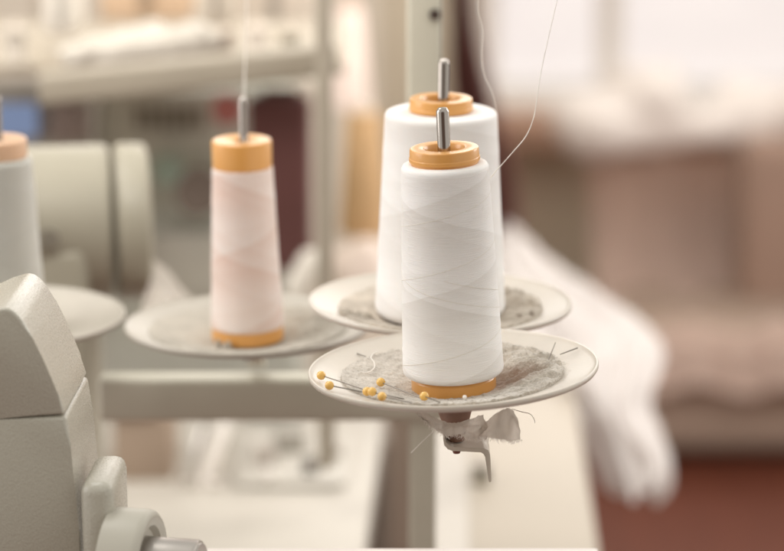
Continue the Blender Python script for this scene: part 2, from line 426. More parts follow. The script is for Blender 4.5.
def crumple(t, label, pts, h, seed, matn='lint', name='fabric_scrap', n=26):
    """a crumpled scrap of cloth lying on a plate; pts: (x, y, half width x, half width y, angle) in px"""
    x0, y0, ax, ay, ang = pts
    bm = bmesh.new(); g = []
    for j in range(n + 1):
        row = []
        for i in range(n + 1):
            s, q = 2 * i / n - 1, 2 * j / n - 1
            s2, q2 = s * math.sqrt(1 - q * q / 2.4), q * math.sqrt(1 - s * s / 2.4)
            w = 1 + .22 * noise.noise(Vector((s * 1.4, q * 1.4, seed)))
            lx, ly = s2 * ax * w, q2 * ay * w
            x = x0 + lx * math.cos(ang) - ly * math.sin(ang); y = y0 + lx * math.sin(ang) + ly * math.cos(ang)
            e = min(1, 2.4 * (1 - max(abs(s), abs(q))))
            z = plate_z(math.hypot(x, y) * U) + .0012 + U * h * e * (abs(noise.noise(Vector((lx * .06, ly * .08, seed)))) * 2.2 + abs(noise.noise(Vector((lx * .17, ly * .17, seed + 3)))) * .7)
            row.append(bm.verts.new((x * U, y * U, z)))
        g.append(row)
    for j in range(n):
        for i in range(n): bm.faces.new((g[j][i], g[j][i + 1], g[j + 1][i + 1], g[j + 1][i]))
    bmesh.ops.solidify(bm, geom=bm.faces, thickness=.0006)
    o = obj(name, bm, matn, None, 80); o.matrix_world = t.matrix_world
    return tag(o, label, 'fabric scrap')
M['scrap_dark'] = mat('grey_brown_scrap', c3(196, 180, 164), .95, var=.2, scale=220, bump=.0003, bscale=500)
M['scrap_light'] = mat('pale_scrap', c3(222, 212, 198), .95, var=.08, scale=160, bump=.0003, bscale=400)
M['pad_b'] = mat('stained_grey_pad', c3(204, 193, 179), .95, var=.26, scale=60, bump=.0006, bscale=300)
M['pad_c'] = mat('pale_grey_pad', c3(190, 183, 171), .95, var=.16, scale=60, bump=.0005, bscale=300)
pad(H1, 'blurred brown grey felt pad on the plate of the wider white cone', 112, matn='pad_b', amp=1.3, seed=21, fibres=False)
pad(H2, 'blurred pale grey felt pad on the plate of the pink cone', 116, matn='pad_c', amp=1.2, seed=33, fibres=False)
crumple(H1, 'small crumpled brown scrap on the right of the rear felt pad', (84, -38, 22, 13, .5), 5, 2, 'scrap_dark')
crumple(H1, 'pale wrinkled scrap lying left of the wide white cone on the rear plate', (-92, -30, 22, 14, .3), 5, 5, 'scrap_light')
crumple(H2, 'small pale tuft of lint touching the orange foot of the pink cone', (-26, -47, 12, 9, .2), 12, 12, 'scrap_light')

# ------------------------------------------------------------ dressmaker pins on the front plate
inv0 = H0.matrix_world.inverted()
def on_plate(px, py, h):
    o = inv0 @ cam_loc; d = (inv0.to_3x3() @ ray(px, py)).normalized(); z = .004
    for _ in range(25):
        p = o + d * ((z - o.z) / d.z); z = plate_z(math.hypot(p.x, p.y)) + h
    return p
M0 = H0.matrix_world
def dpin(head, tip, label, hh=.0036, ht=.0022, r=4.5, m='yellow', nr=.00036):
    a = M0 @ on_plate(head[0], head[1], hh); b = M0 @ on_plate(tip[0], tip[1], ht)
    t = thing('sewing_pin', label, 'pin', a, group='yellow headed pins lying on the front plate' if m == 'yellow' else None)
    if r:
        bm = bmesh.new(); bmesh.ops.create_uvsphere(bm, u_segments=32, v_segments=20, radius=r * U)
        obj('pin_head', bm, m, t, 80)
    bm = bmesh.new(); L = b - a
    tube(bm, [L * 0, L * .5 + Vector((0, 0, .00005)), L * .93, L], nr, 8)
    obj('shaft', bm, 'needle', t, 60)
dpin((321.2, 375.4), (364, 389.5), 'yellow headed pin at the far left on the bare plate rim', .0034, .0034)
dpin((329.4, 385.5), (362, 392), 'yellow headed pin just below and right of the leftmost one', .0032, .003)
dpin((380.8, 382.2), (424, 399.5), 'yellow headed pin lying highest on the felt, pointing at the cone foot', .0045)
dpin((367, 391.5), (404, 399), 'left one of two touching yellow pin heads on the felt edge', .0042)
dpin((372.2, 391.7), (408, 402), 'right one of two touching yellow pin heads on the felt edge', .0052)
dpin((382, 396.6), (412, 403), 'yellow headed pin lowest on the felt edge, just below the touching pair', .0042)
dpin((424.2, 396.3), (440, 402.5), 'yellow headed pin directly in front of the orange cone foot', .0045)
dpin((464.6, 397.2), (466, 401), 'tiny white headed pin in front of the orange cone foot', .004, .001, 2.0, 'pearl', .0002)
# bare needles
def needle(p, q, label, h1, h2):
    a = M0 @ on_plate(p[0], p[1], h1); b = M0 @ on_plate(q[0], q[1], h2)
    bm = bmesh.new(); tube(bm, [a, a.lerp(b, .85), b], .00042, 8, .5)
    tag(obj('needle', bm, 'needle', None, 60), label, 'needle')
a = M0 @ on_plate(548, 361, .002)
bm = bmesh.new(); tip = at(555.5, 342.5, FD + .02); tube(bm, [a, a.lerp(tip, .6), tip], .0004, 8, .6)
tag(obj('needle', bm, 'needle', None, 60), 'needle standing upright in the right side of the felt pad', 'needle')
needle((577.5, 348), (560, 354.5), 'needle lying flat on the right rim of the front plate', .0016, .003)
needle((357, 353.5), (366, 356.5), 'short needle lying on the bare left side of the front plate', .0006, .0012)
# curl of lint
pl = [M0 @ on_plate(x, y, .0026) for x, y in ((378, 352), (373, 354), (371, 358), (374, 362), (374.5, 367), (371, 371), (366, 373), (360, 372))]
bm = bmesh.new(); tube(bm, spline(pl, 8), .0003, 6); tag(obj('thread_snippet', bm, 'strand', None, 60), 'pale curl of thread lying on the felt left of the cone', 'thread')

# ------------------------------------------------------------ gauze under the front plate
def sheet(name, rows, m, label, cat, sub=7, amp=.0006, fr=260, thick=.00018, fray=0, parent=None):
    """rows of 3-D points; lofted with splines both ways and wrinkled"""
    A = [spline(r, sub) for r in rows]; n = len(A[0])
    cols = [spline([A[j][i] for j in range(len(A))], sub) for i in range(n)]
    bm = bmesh.new(); g = []
    for i, c in enumerate(cols):
        g.append([bm.verts.new(p + Vector((noise.noise(p * fr), noise.noise(p * fr + Vector((9, 2, 1))), noise.noise(p * fr * 1.7 + Vector((4, 7, 3))))) * amp) for p in c])
    for i in range(len(g) - 1):
        for j in range(len(g[0]) - 1): bm.faces.new((g[i][j], g[i + 1][j], g[i + 1][j + 1], g[i][j + 1]))
    edge = [g[i][-1].co.copy() for i in range(len(g))]
    if thick: bmesh.ops.solidify(bm, geom=bm.faces, thickness=thick)
    o = obj(name, bm, m, parent, 80)
    if label: tag(o, label, cat)
    if fray:
        rg = random.Random(3); bm = bmesh.new()
        for e in edge:
            for k in range(fray):
                p = e + Vector((rg.uniform(-1, 1), 0, rg.uniform(-.2, .6))) * .0008; h = rg.uniform(-2.4, -.7); L = rg.uniform(.0008, .003); pts = [p]
                for q in range(3): h += rg.uniform(-.6, .6); p = p + Vector((math.cos(h), rg.uniform(-.4, .4), math.sin(h))) * L / 3; pts.append(p)
                tube(bm, pts, .00008, 3)
        f_ = obj('frayed_edge', bm, 'strand', o, 0); f_['kind'] = 'stuff'
    return o
D = FD
def rows_(rs, base): return [[at(x, y, D - base + .006 * math.sin(i * 1.9 + k)) for i, (x, y) in enumerate(r)] for k, r in enumerate(rs)]
g1 = rows_([[(479, 429), (488, 420), (498, 412), (507, 408), (514, 411)], [(479, 431), (489, 426), (500, 420), (510, 418), (518.5, 422)],
            [(479, 433), (490, 432), (501, 429), (511, 428), (520, 431)], [(479, 436), (490, 438), (501, 439), (511, 441), (520, 440)]], .035)
sheet('gauze_scrap', g1, M['gauze'], 'frayed triangular gauze flap hanging under the right of the front plate', 'fabric scrap', fray=4)
g2 = rows_([[(408, 408), (422, 411), (438, 419), (452, 423), (466, 420), (484, 415)], [(411, 411), (425, 417), (440, 424), (454, 426), (468, 425), (486, 422)],
            [(416, 414), (429, 423), (443, 429), (456, 429), (470, 430), (487, 430)], [(423, 418), (434, 429), (446, 436), (458, 435), (471, 438), (486, 439)]], .03)
sheet('gauze_scrap', g2, M['gauze'], 'ruffled gauze bunched between the front plate and its bent bracket', 'fabric scrap', fray=4, amp=.0012)
bm = bmesh.new(); tube(bm, spline([at(434, 431, D - .045), at(424, 440, D - .047), at(411, 453, D - .05)], 6), .00022, 6)
tag(obj('loose_strand', bm, 'strand', None, 60), 'stiff loose strand slanting down left below the front plate', 'thread')
bm = bmesh.new(); tube(bm, spline([at(512, 409, D - .03), at(522, 412, D - .03), at(530, 414, D - .032), at(534, 419, D - .032), at(535, 423, D - .032)], 6), .00022, 6)
tag(obj('loose_strand', bm, 'strand', None, 60), 'curved frayed strand sticking out right below the front plate', 'thread')

# ------------------------------------------------------------ threads going up
def thread(pts, label, r=.00028):
    bm = bmesh.new(); tube(bm, spline([at(*p) for p in pts], 14), r, 6)
    tag(obj('thread', bm, 'strand', None, 60), label, 'thread')
thread([(478, 186, 1.45), (489, 179, 1.45), (496, 171, 1.445), (512, 153, 1.44), (526, 136, 1.44), (533.5, 118, 1.44), (537, 98, 1.44), (541, 72, 1.44), (547, 44, 1.44), (552, 22, 1.44), (559, -8, 1.44), (566, -40, 1.44)],
       'single white thread curving up right from the front cone')
thread([(497, 128, 1.60), (495, 108, 1.59), (491, 92, 1.585), (484, 76, 1.58), (481, 56, 1.58), (481.5, 30, 1.58), (477, 8, 1.58), (479, -30, 1.58)],
       'fainter thread rising from the wide cone behind', .0003)
thread([(246, 176, 1.655), (245.5, 150, 1.652), (245, 140, 1.655), (244, 104, 1.672), (245, 60, 1.68), (246.5, 20, 1.68), (247, -40, 1.68)],
       'straight pale thread rising in front of the pin of the pink cone', .0004)

# ------------------------------------------------------------ thread stand: post, sleeve and crossbar
DS = 1.80
t = thing('thread_stand', 'grey green metal thread stand with square post and wide crossbar behind the plates', 'thread stand', at(425, 600, DS))
bpy.context.view_layer.update()
def kid(name, bm, m, parent, s=35):
    o = obj(name, bm, m, None, s); o.parent = parent; o.matrix_parent_inverse = parent.matrix_world.inverted(); return o
u = DS / F
pt, pm = at(428, -60, DS), at(424, 396, DS)
Ys = pm.y
sz = lambda y: atY(424, y, Ys).z
bm = BX((at(423, 396, DS).x, Ys, (sz(700) + sz(300)) / 2), (27 * u, 18 * u, sz(300) - sz(700)), .0015); kid('lower_post', bm, 'post', t)
bm = BX((at(423, 396, DS).x, Ys, (sz(300) + sz(-120)) / 2), (33.5 * u, 23 * u, sz(-120) - sz(300)), .003); sl = kid('sleeve', bm, 'post', t)
hz = at(433, 12, DS); bm = LM([(.01 * u, 0), (5.2 * u, 0), (5.2 * u, .0016), (.01 * u, .0016)], 32)
bm.transform(Matrix.Translation(Vector((hz.x, Ys - 11.5 * u - .0015, sz(12) ))) @ Matrix.Rotation(R(90), 4, 'X')); kid('screw_hole', bm, 'dark', sl)
for k_, (x0, x1, y0, y1, nm) in enumerate(((100, 446, 374, 417, 'crossbar'),)):
    zc0, zc1 = sz(y1), sz(y0); X0, X1 = at(x0, 396, DS).x, at(x1, 396, DS).x
    kid(nm, BX(((X0 + X1) / 2, Ys - .002, (zc0 + zc1) / 2), (X1 - X0, 30 * u, zc1 - zc0), .004), 'post', t)
# arms reaching from the crossbar to the brackets
def bar(a, b, w, h, parent, nm='arm', m='post'):
    a, b = Vector(a), Vector(b); bm = BX((0, 0, 0), (w, (b - a).length, h), .001)
    q = (b - a).to_track_quat('Y', 'Z'); bm.transform(Matrix.Translation((a + b) / 2) @ q.to_matrix().to_4x4()); return kid(nm, bm, m, parent)
for h in (H1, H2):
    p = h.matrix_world @ Vector((0, 55 * U, -21.5 * U)); bar(p, (p.x, Ys + .008, sz(372) + .004), .012, .005, t)

# ------------------------------------------------------------ foreground machine on the left
DM = 1.35; um = DM / F
t = thing('overlock_machine', 'beige enamelled machine head cut by the left edge in the foreground', 'sewing machine', at(30, 600, DM))
bpy.context.view_layer.update()
ext = at(62, 371.5, DM + .1) - at(30, 419, DM); ext = Vector((ext.x * .85, .072, .0))
def outline(pts): return [atY(x, y, at(0, 420, DM).y) for x, y in pts]
cov = [(-95, 352), (-40, 326), (-12, 313), (-2, 309), (6, 308), (13, 311), (22, 320), (33, 339), (42, 357), (50, 375), (58, 394), (65.5, 415), (0, 419), (-95, 419.6)]
kid('top_cover', prism(bmesh.new(), outline(cov), ext, .0022, 4), 'machine', t, 40)
bod = [(-95, 420.3), (0, 419.8), (66, 416.3), (71, 450), (75, 490), (79, 530), (84, 640), (-95, 640)]
kid('body', prism(bmesh.new(), outline(bod), ext, .0024, 4), 'machine', t, 40)
# flange plate on the right side and the collar with steel shaft
fl = at(104, 560, DM + .035)
fm = BX((0, 0, 0), (34 * um, .052, 150 * um), .006)
fm.transform(Matrix.Translation(at(106, 538, DM + .03)) @ Matrix.Rotation(R(-3), 4, 'Z'))
kid('side_flange', fm, 'machine', t, 40)
ax = Matrix.Translation(at(112, 566, DM + .012)) @ Matrix.Rotation(R(-12), 4, 'Z') @ Matrix.Rotation(R(90), 4, 'Y')
cl = LM([(20 * um, 0), (60 * um, 0), (60 * um, 34 * um), (58.5 * um, 39 * um), (55 * um, 42 * um), (53 * um, 42.5 * um), (49 * um, 41 * um), (44 * um, 40 * um), (40 * um, 34 * um), (20 * um, 33 * um)], 96, closed=True)
cl.transform(ax); col_ = kid('collar', cl, 'machine2', t, 35)
sh = LM([(.0001, 10 * um), (33 * um, 10 * um), (33 * um, 88 * um), (32.3 * um, 90 * um), (30 * um, 91 * um), (29.5 * um, 92.5 * um), (22 * um, 93 * um), (.0001, 93 * um)], 72)
sh.transform(Matrix.Translation(Vector((0, 0, 0))) @ ax); kid('shaft', sh, mat('satin_steel', (.42, .39, .36), .35, metal=.9, var=.03), t, 35)
# pale board along the lower edge
zb = at(480, 548, 1.5).z
bm = BX((at(402, 548, 1.5).x, at(480, 548, 1.5).y - .06, zb - .006), ((597 - 205) * 1.5 / F, .12, .012), .0012)
tag(obj('board', bm, mat('white_laminate', c3(236, 226, 220), .4), None), 'thin white board whose edge shows along the bottom of the picture', 'board')

# ------------------------------------------------------------ background (all far out of focus)
def pbox(name, x0, x1, y0, y1, d, depth, m, parent=None, bev=.004, rot=0):
    """upright box whose front face fills the given outline at distance d"""
    Y = d * .985; X0, X1 = atY(x0, y1, Y).x, atY(x1, y1, Y).x
    X0 = atY(x0, (y0 + y1) / 2, Y).x; X1 = atY(x1, (y0 + y1) / 2, Y).x
    z0, z1 = atY(x0, y1, Y).z, atY(x0, y0, Y).z
    bm = BX((0, 0, 0), (X1 - X0, depth, z1 - z0), bev)
    bm.transform(Matrix.Translation(((X0 + X1) / 2, Y + depth / 2, (z0 + z1) / 2)) @ Matrix.Rotation(R(rot), 4, 'Y'))
    if parent is not None: return kid(name, bm, m, parent, 35)
    return obj(name, bm, m, None, 35)
def bgthing(name, label, cat, p, group=None):
    t = thing(name, label, cat, p, group=group); bpy.context.view_layer.update(); return t
def mm(name, rgb, rough=.6, **k): return mat(name, c3(*rgb), rough, **k)

# setting
def quad(name, pts, m, kind='structure'):
    bm = bmesh.new(); bm.faces.new([bm.verts.new(p) for p in pts]); return tag(obj(name, bm, m, None, 0), kind=kind)
wood = NT('red_brown_boards'); tc = wood.new('ShaderNodeTexCoord'); mp = wood.new('ShaderNodeMapping'); mp.inputs['Scale'].default_value = (9, .8, 1)
wood.link(tc.outputs['Object'], mp.inputs[0]); nz = wood.new('ShaderNodeTexNoise'); nz.inputs['Scale'].default_value = 3; nz.inputs['Detail'].default_value = 6
wood.link(mp.outputs[0], nz.inputs[0]); wood.link(wood.mix(nz.outputs['Fac'], c3(80, 38, 24), c3(104, 52, 34)), wood.b.inputs['Base Color']); wood.b.inputs['Roughness'].default_value = .5
quad('floor', [(-4, -1.5, 0), (4, -1.5, 0), (4, 7, 0), (-4, 7, 0)], wood.m)
WY = 5.6
zs = atY(600, 104, WY).z; zt = 2.3
wx0, wx1 = atY(474, 60, WY).x, atY(860, 60, WY).x
wm = mm('taupe_wall', (176, 165, 148), .8); tan = mm('tan_wainscot', (232, 218, 194), .7)
def wallbox(x0, x1, z0, z1, m, y=WY, nm=None): return BX(((x0 + x1) / 2, y + .1, (z0 + z1) / 2), (x1 - x0, .2, z1 - z0))
bm = bmesh.new()
for x0, x1, z0, z1 in ((-4, wx0, 0, 2.8), (wx1, 4, 0, 2.8), (wx0, wx1, 0, zs), (wx0, wx1, zt, 2.8)):
    box(bm, ((x0 + x1) / 2, WY + .1, (z0 + z1) / 2), (x1 - x0, .2, z1 - z0))
tag(obj('wall', bm, tan, None, 0), kind='structure')
wd = bgthing('window', 'bright window with white frame filling the upper right', 'window', ((wx0 + wx1) / 2, WY, zs))
white = mm('white_paint', (236, 228, 220), .5)
fw = .05; W = wx1 - wx0; cx = (wx0 + wx1) / 2
kid('sill', BX((cx, WY - .06, zs + .02), (W + .06, .2, .045), .005), white, wd)
for x in (wx0 + .025, atY(611, 50, WY).x, wx1 - .025): kid('frame', BX((x, WY + .05, (zs + zt) / 2 + .02), (.05, .06, zt - zs - .045), .004), white, wd)
kid('pane', BX((cx, WY + .055, (zs + zt) / 2 + .02), (W - .002, .006, zt - zs - .046)), mat('window_glass', (1, 1, 1), .02, var=0, trans=1), wd)
quad('sky', [(-5, 7.5, -1), (6, 7.5, -1), (6, 7.5, 5), (-5, 7.5, 5)], emit('bright_sky', c3(255, 244, 238), 1.0))
tag(obj('sill_band', BX(((atY(460, 120, 5.45).x + atY(640, 120, 5.45).x) / 2, 5.45, (atY(500, 138, 5.45).z + atY(500, 108, 5.45).z) / 2), (atY(640, 120, 5.45).x - atY(470, 120, 5.45).x, .25, atY(500, 108, 5.45).z - atY(500, 138, 5.45).z), .01), mm('brown_wood', (178, 142, 120), .7)), 'brown wooden ledge below the window', 'ledge')

# maroon curtain falling between wall and window
t_ = 4.6
rows = []
for y, xl, xr in ((-30, 446, 472), (50, 447, 482), (120, 452, 500), (180, 462, 516), (250, 470, 520), (330, 478, 520)):
    r = []
    for i in range(9):
        f = i / 8; r.append(at(xl + (xr - xl) * f, y, t_ + .05 * math.sin(i * 2.6)))
    rows.append(r)
sheet('curtain', rows, mm('maroon_cloth', (150, 100, 92), .85), 'dark maroon curtain hanging beside the bright window', 'curtain', sub=4, amp=.003, fr=14, thick=.004)

# sofa with mauve cloth and white cloth
sf = bgthing('sofa', 'low taupe mauve sofa in front of the window', 'sofa', (atZ(700, 466, 0).x, 4.62, 0))
mauve = mm('mauve_upholstery', (204, 178, 165), .9, sheen=.3, var=.05, scale=5); tan2 = mm('taupe_upholstery', (160, 138, 122), .9, var=.08, scale=5)
def sbox(nm, x0, x1, y, z0, z1, dp, m, bev, seg=5):
    bm = box(bmesh.new(), ((x0 + x1) / 2, y + dp / 2, (z0 + z1) / 2), (x1 - x0, dp, z1 - z0), bev, seg=seg)
    for v in bm.verts: v.co += Vector((0, 1, .3)) * noise.noise(v.co * 5) * .02
    return kid(nm, bm, m, sf, 60)
X = lambda x, y, Y: atY(x, y, Y).x
Z = lambda y, Y: atY(392, y, Y).z
sbox('seat_base', X(612, 400, 4.62), X(860, 400, 4.62), 4.62, .02, Z(336, 4.62), .6, tan2, .05)
sbox('backrest', X(600, 200, 5.1), X(870, 200, 5.1), 5.1, .2, Z(135, 5.1), .2, mauve, .06)
sbox('cushion', X(742, 200, 4.86), X(870, 200, 4.86), 4.86, Z(318, 4.86), Z(140, 4.86), .09, mm('brown_cushion', (158, 130, 114), .9, var=.08, scale=6), .04)
rows = []
for y, Y, xl in ((112, 5.05, 592), (124, 4.97, 590), (200, 5.03, 588), (275, 4.98, 592), (318, 4.78, 598), (336, 4.60, 604), (392, 4.55, 612)):
    rows.append([atY(xl + (860 - xl) * i / 14, y + (11 if y < 130 else 4) * math.sin(i * 1.3 + 1 + y * .01), Y + .03 * noise.noise(Vector((i * .6, y * .004, 1)))) for i in range(15)])
sheet('throw', rows, mm('mauve_throw', (222, 197, 182), .9, sheen=.3, var=.06, scale=6), 'taupe mauve cloth thrown over the sofa and its seat', 'throw', sub=4, amp=.012, fr=6, thick=.006)
# white cloths heaped on the sofa back
wc = mm('white_cloth', (230, 219, 211), .9, sheen=.4, var=.02)
tag(blob([(at(588, 122, 5.1), at(625, 112, 5.1), .05, .04), (at(630, 96, 5.15), at(662, 106, 5.1), .035, .055), (at(600, 140, 5.06), at(690, 134, 5.06), .035, .03)], .014, wc, 'white_cloth', 7, .035, None, 3), 'white cloth heaped on the left half of the sofa back', 'cloth', 'white cloths heaped on the sofa back')
tag(blob([(at(700, 134, 5.06), at(745, 122, 5.1), .03, .05), (at(745, 104, 5.15), at(800, 112, 5.1), .04, .06)], .014, wc, 'white_cloth', 7, .035, None, 3), 'white cloth heaped on the right half of the sofa back', 'cloth', 'white cloths heaped on the sofa back')

# tables
TZ = .78
def slab(name, label, corners, m, th=.03, z=TZ, legs=True, cat='table'):
    P = [atZ(x, y, z) for x, y in corners]; c = sum(P, Vector()) / len(P)
    t = bgthing(name, label, cat, (c.x, c.y, 0))
    bm = prism(bmesh.new(), P, (0, 0, -th), .003, 2); kid('tabletop', bm, m, t)
    if legs:
        for p in P:
            q = p + (c - p) * .08; kid('leg', BX((q.x, q.y, (z - th) / 2), (.04, .04, z - th), .003), mm('table_leg', (150, 140, 128), .5), t)
    return t
slab('cream_table', 'cream table running away behind the front plate, its right edge against the red floor', [(433, 575), (603, 575), (561, 300), (428, 300)], mm('cream_laminate', (172, 161, 146), .45, var=.06, scale=6))
slab('white_table', 'white table at the lower left with clutter on it', [(-60, 600), (358, 600), (386, 400), (-40, 400)], mm('white_tabletop', (186, 179, 168), .45))
# on the cream table: a sheet of paper and a pair of small dark scissors
pp = [atZ(x, y, TZ) + Vector((0, 0, .0005)) for x, y in ((430, 560), (470, 560), (466, 430), (432, 430))]
tag(obj('paper_sheet', prism(bmesh.new(), pp, (0, 0, .0015)), mm('paper_white', (188, 181, 172), .8), None, 0), 'narrow white paper lying on the cream table just right of the post', 'paper')
sc_ = bgthing('bobbin', 'small dark bobbin on the cream table right of the post', 'bobbin', atZ(481, 482, TZ))
bb = LM([(.001, 0), (.009, 0), (.009, .002), (.005, .002), (.005, .014), (.009, .014), (.009, .016), (.001, .016)], 32); bb.transform(Matrix.Translation(atZ(481, 482, TZ) + Vector((0, 0, .0003)))); kid('spool', bb, mm('dark_spool', (104, 96, 88), .5), sc_)
th_ = LM([(.0052, .0022), (.0078, .0022), (.0078, .0138), (.0052, .0138)], 32, closed=True); th_.transform(Matrix.Translation(atZ(481, 482, TZ) + Vector((0, 0, .0003)))); kid('thread_winding', th_, mm('olive_thread', (120, 112, 92), .9), sc_)
# clutter on the white table
def tz(x, y): return atZ(x, y, TZ)
steel_ = mat('shiny_machine_steel', (.72, .68, .64), .16, metal=1, var=.03)
jar = bgthing('machine_attachment', 'blurred shiny metal machine part standing tilted on the white table', 'machine part', tz(200, 490))
for k, (x, y, h, r, tl) in enumerate(((188, 488, .062, .0055, 16), (203, 488, .066, .006, 20), (216, 484, .05, .005, 12))):
    bm = LM([(.0001, 0), (r, 0), (r, h), (r * .8, h + .002), (.0001, h + .002)], 32); bm.transform(Matrix.Translation(tz(x, y)) @ Matrix.Rotation(R(tl), 4, 'Y')); kid('rod', bm, steel_ if k != 1 else white, jar)
kid('base', BX(tuple(tz(202, 486) + Vector((0, .004, .004))), (.042, .03, .008), .002), steel_, jar)
bxx = bgthing('cardboard_box', 'brown grey box at the back left of the white table', 'box', tz(145, 488))
kid('carton', BX(tuple(tz(142, 484) + Vector((0, .05, .03))), (.055, .08, .065), .004), mm('brown_card', (158, 138, 120), .8), bxx)
kid('lid', BX(tuple(tz(120, 484) + Vector((0, .05, .067))), (.07, .09, .008), .002), mm('brown_card2', (130, 116, 104), .8), bxx)
tr = bgthing('sorting_tray', 'white tray with compartments holding small dark parts', 'tray', tz(290, 470))
kid('base', prism(bmesh.new(), [tz(238, 490) + Vector((0, 0, .002)), tz(345, 490) + Vector((0, 0, .002)), tz(350, 440) + Vector((0, 0, .002)), tz(250, 440) + Vector((0, 0, .002))], (0, 0, .006), .001), mm('tray_grey', (200, 194, 184), .5), tr)
for x, y, w, h, c in ((310, 480, .013, .012, (92, 84, 76)), (265, 470, .02, .014, (170, 160, 150)), (290, 455, .03, .02, (160, 154, 144)), (268, 486, .012, .008, (225, 218, 210)), (335, 462, .014, .012, (190, 182, 172))):
    kid('compartment', BX(tuple(tz(x, y) + Vector((0, 0, .008 + h / 2 + .0005))), (w, w * 1.4, h), .001), mm('part', c, .5), tr)
bk = bgthing('green_box', 'dark green grey flat box behind the tray on the white table', 'box', tz(275, 424))
kid('carton', BX(tuple(tz(275, 424) + Vector((0, .04, .012))), (.055, .06, .02), .002), mm('green_grey', (138, 140, 126), .7), bk)
kid('lid', BX(tuple(tz(275, 424) + Vector((0, .04, .025))), (.058, .063, .004), .001), mm('green_grey_lid', (148, 150, 136), .7), bk)

# white garment spilling over the right edge of the cream table
GD = 2.35
rows = []
for k, (y, xl, xr, d) in enumerate(((226, 500, 520, 3.2), (246, 492, 532, 3.14), (272, 484, 562, 3.04), (300, 482, 610, 2.94), (326, 486, 648, 2.86), (350, 500, 664, 2.8), (378, 520, 658, 2.76), (408, 560, 648, 2.73), (436, 578, 660, 2.71), (464, 592, 672, 2.7), (488, 606, 670, 2.69), (500, 622, 656, 2.685))):
    r = []
    for i in range(25):
        q = i / 24; w = math.sin(q * math.pi)
        r.append(at(xl + (xr - xl) * q, y + 5 * math.sin(q * 9 + k), d + w * (.017 * math.sin(q * 17 + k * .45 + 1.5 * noise.noise(Vector((q * 3, k * .5, 2)))) - .05) + .02))
    rows.append(r)
sheet('white_garment', rows, mm('white_garment_cloth', (238, 232, 228), .9, sheen=.4, var=.015), 'white garment spilling over the right edge of the cream table', 'garment', sub=4, amp=.006, fr=22, thick=.004)

# left background: sewing machine with hand wheel
sm = bgthing('sewing_machine', 'beige sewing machine with large round hand wheel behind the foreground machine', 'sewing machine', at(70, 560, 2.0))
ds = 2.0; us = ds / F
axm = lambda x, y: Matrix.Translation(at(x, y, ds)) @ Matrix.Rotation(R(8), 4, 'Z') @ Matrix.Rotation(R(90), 4, 'Y')
def lm2(pr, m4): bm = LM([(r * us, z * us) for r, z in pr], 96); bm.transform(m4); return bm
kid('head', lm2([(.01, -120), (70, -120), (78, -114), (78, 70), (76, 74), (70, 76), (.01, 76)], axm(34, 224)), 'wheel_enamel', sm)
wl = kid('hand_wheel', lm2([(.01, 80), (72, 80), (77, 83), (78, 88), (78, 106), (76, 112), (70, 115), (52, 115), (48, 108), (20, 108), (18, 116), (.01, 116)], axm(34, 224)), 'wheel_enamel', sm)
kid('neck', BX(tuple(at(30, 400, ds) + Vector((0, .02, 0))), (130 * us, 110 * us, 330 * us), .01), 'wheel_enamel', sm)
sk = LM([(.0001, 0), (9 * us, 0), (9 * us, 3 * us), (.0001, 3 * us)], 32); p = at(50, 238, ds - 80 * us); sk.transform(Matrix.Translation(p) @ Matrix.Rotation(R(90), 4, 'X')); kid('screw', sk, mm('screw_grey', (132, 125, 112), .5), sm)

# grey green machine behind
ov = bgthing('industrial_machine', 'large pale grey green machine housing with vent slots behind the pink cone', 'machine', at(200, 560, 2.7))
gg = mm('grey_green_enamel', (204, 204, 192), .5); dk = mm('dark_taupe', (140, 130, 116), .6)
pbox('housing', 96, 300, 90, 470, 2.7, .25, gg, ov, .012)
pbox('top_panel', 100, 250, 92, 155, 2.68, .018, mm('panel', (212, 210, 198), .5), ov, .004)
for i in range(6): pbox('vent_slot', 136 + i * 12, 142 + i * 12, 108, 130, 2.672, .006, dk, ov, .001)
bt = LM([(.0001, 0), (16 * 2.6 / F, 0), (16 * 2.6 / F, .012), (.0001, .012)], 32); bt.transform(Matrix.Translation(atY(228, 110, 2.66 * .985 - .02)) @ Matrix.Rotation(R(75), 4, 'X')); kid('button', bt, mm('red_pink', (206, 130, 124), .4), ov)
bt = LM([(.0001, 0), (24 * 2.6 / F, 0), (24 * 2.6 / F, .02), (.0001, .02)], 32); bt.transform(Matrix.Translation(atY(200, 190, 2.66 * .985 - .02)) @ Matrix.Rotation(R(85), 4, 'X')); kid('dial', bt, mm('dark_dial', (120, 106, 96), .5), ov)
bt = LM([(.0001, 0), (16 * 2.6 / F, 0), (16 * 2.6 / F, .012), (.0001, .012)], 32); bt.transform(Matrix.Translation(atY(168, 170, 2.66 * .985)) @ Matrix.Rotation(R(75), 4, 'X')); kid('badge', bt, mm('pale_green', (168, 184, 168), .5), ov)
pbox('lower_panel', 150, 296, 236, 300, 2.66, .03, mm('lower_grey', (186, 180, 168), .6), ov, .006)
dr = bgthing('drawer_unit', 'grey brown drawer unit in the gap between the two tables', 'drawer unit', (atY(393, 440, 2.9).x, 2.9, 0))
kid('carcass', BX((atY(393, 440, 2.95).x, 3.02, .37), (.12, .24, .70), .004), mm('drawer_taupe', (166, 150, 134), .6), dr)
for k in range(3): kid('drawer', BX((atY(393, 440, 2.95).x, 2.892, .16 + k * .21), (.106, .012, .19), .003), mm('drawer_front', (176, 160, 144), .6), dr)
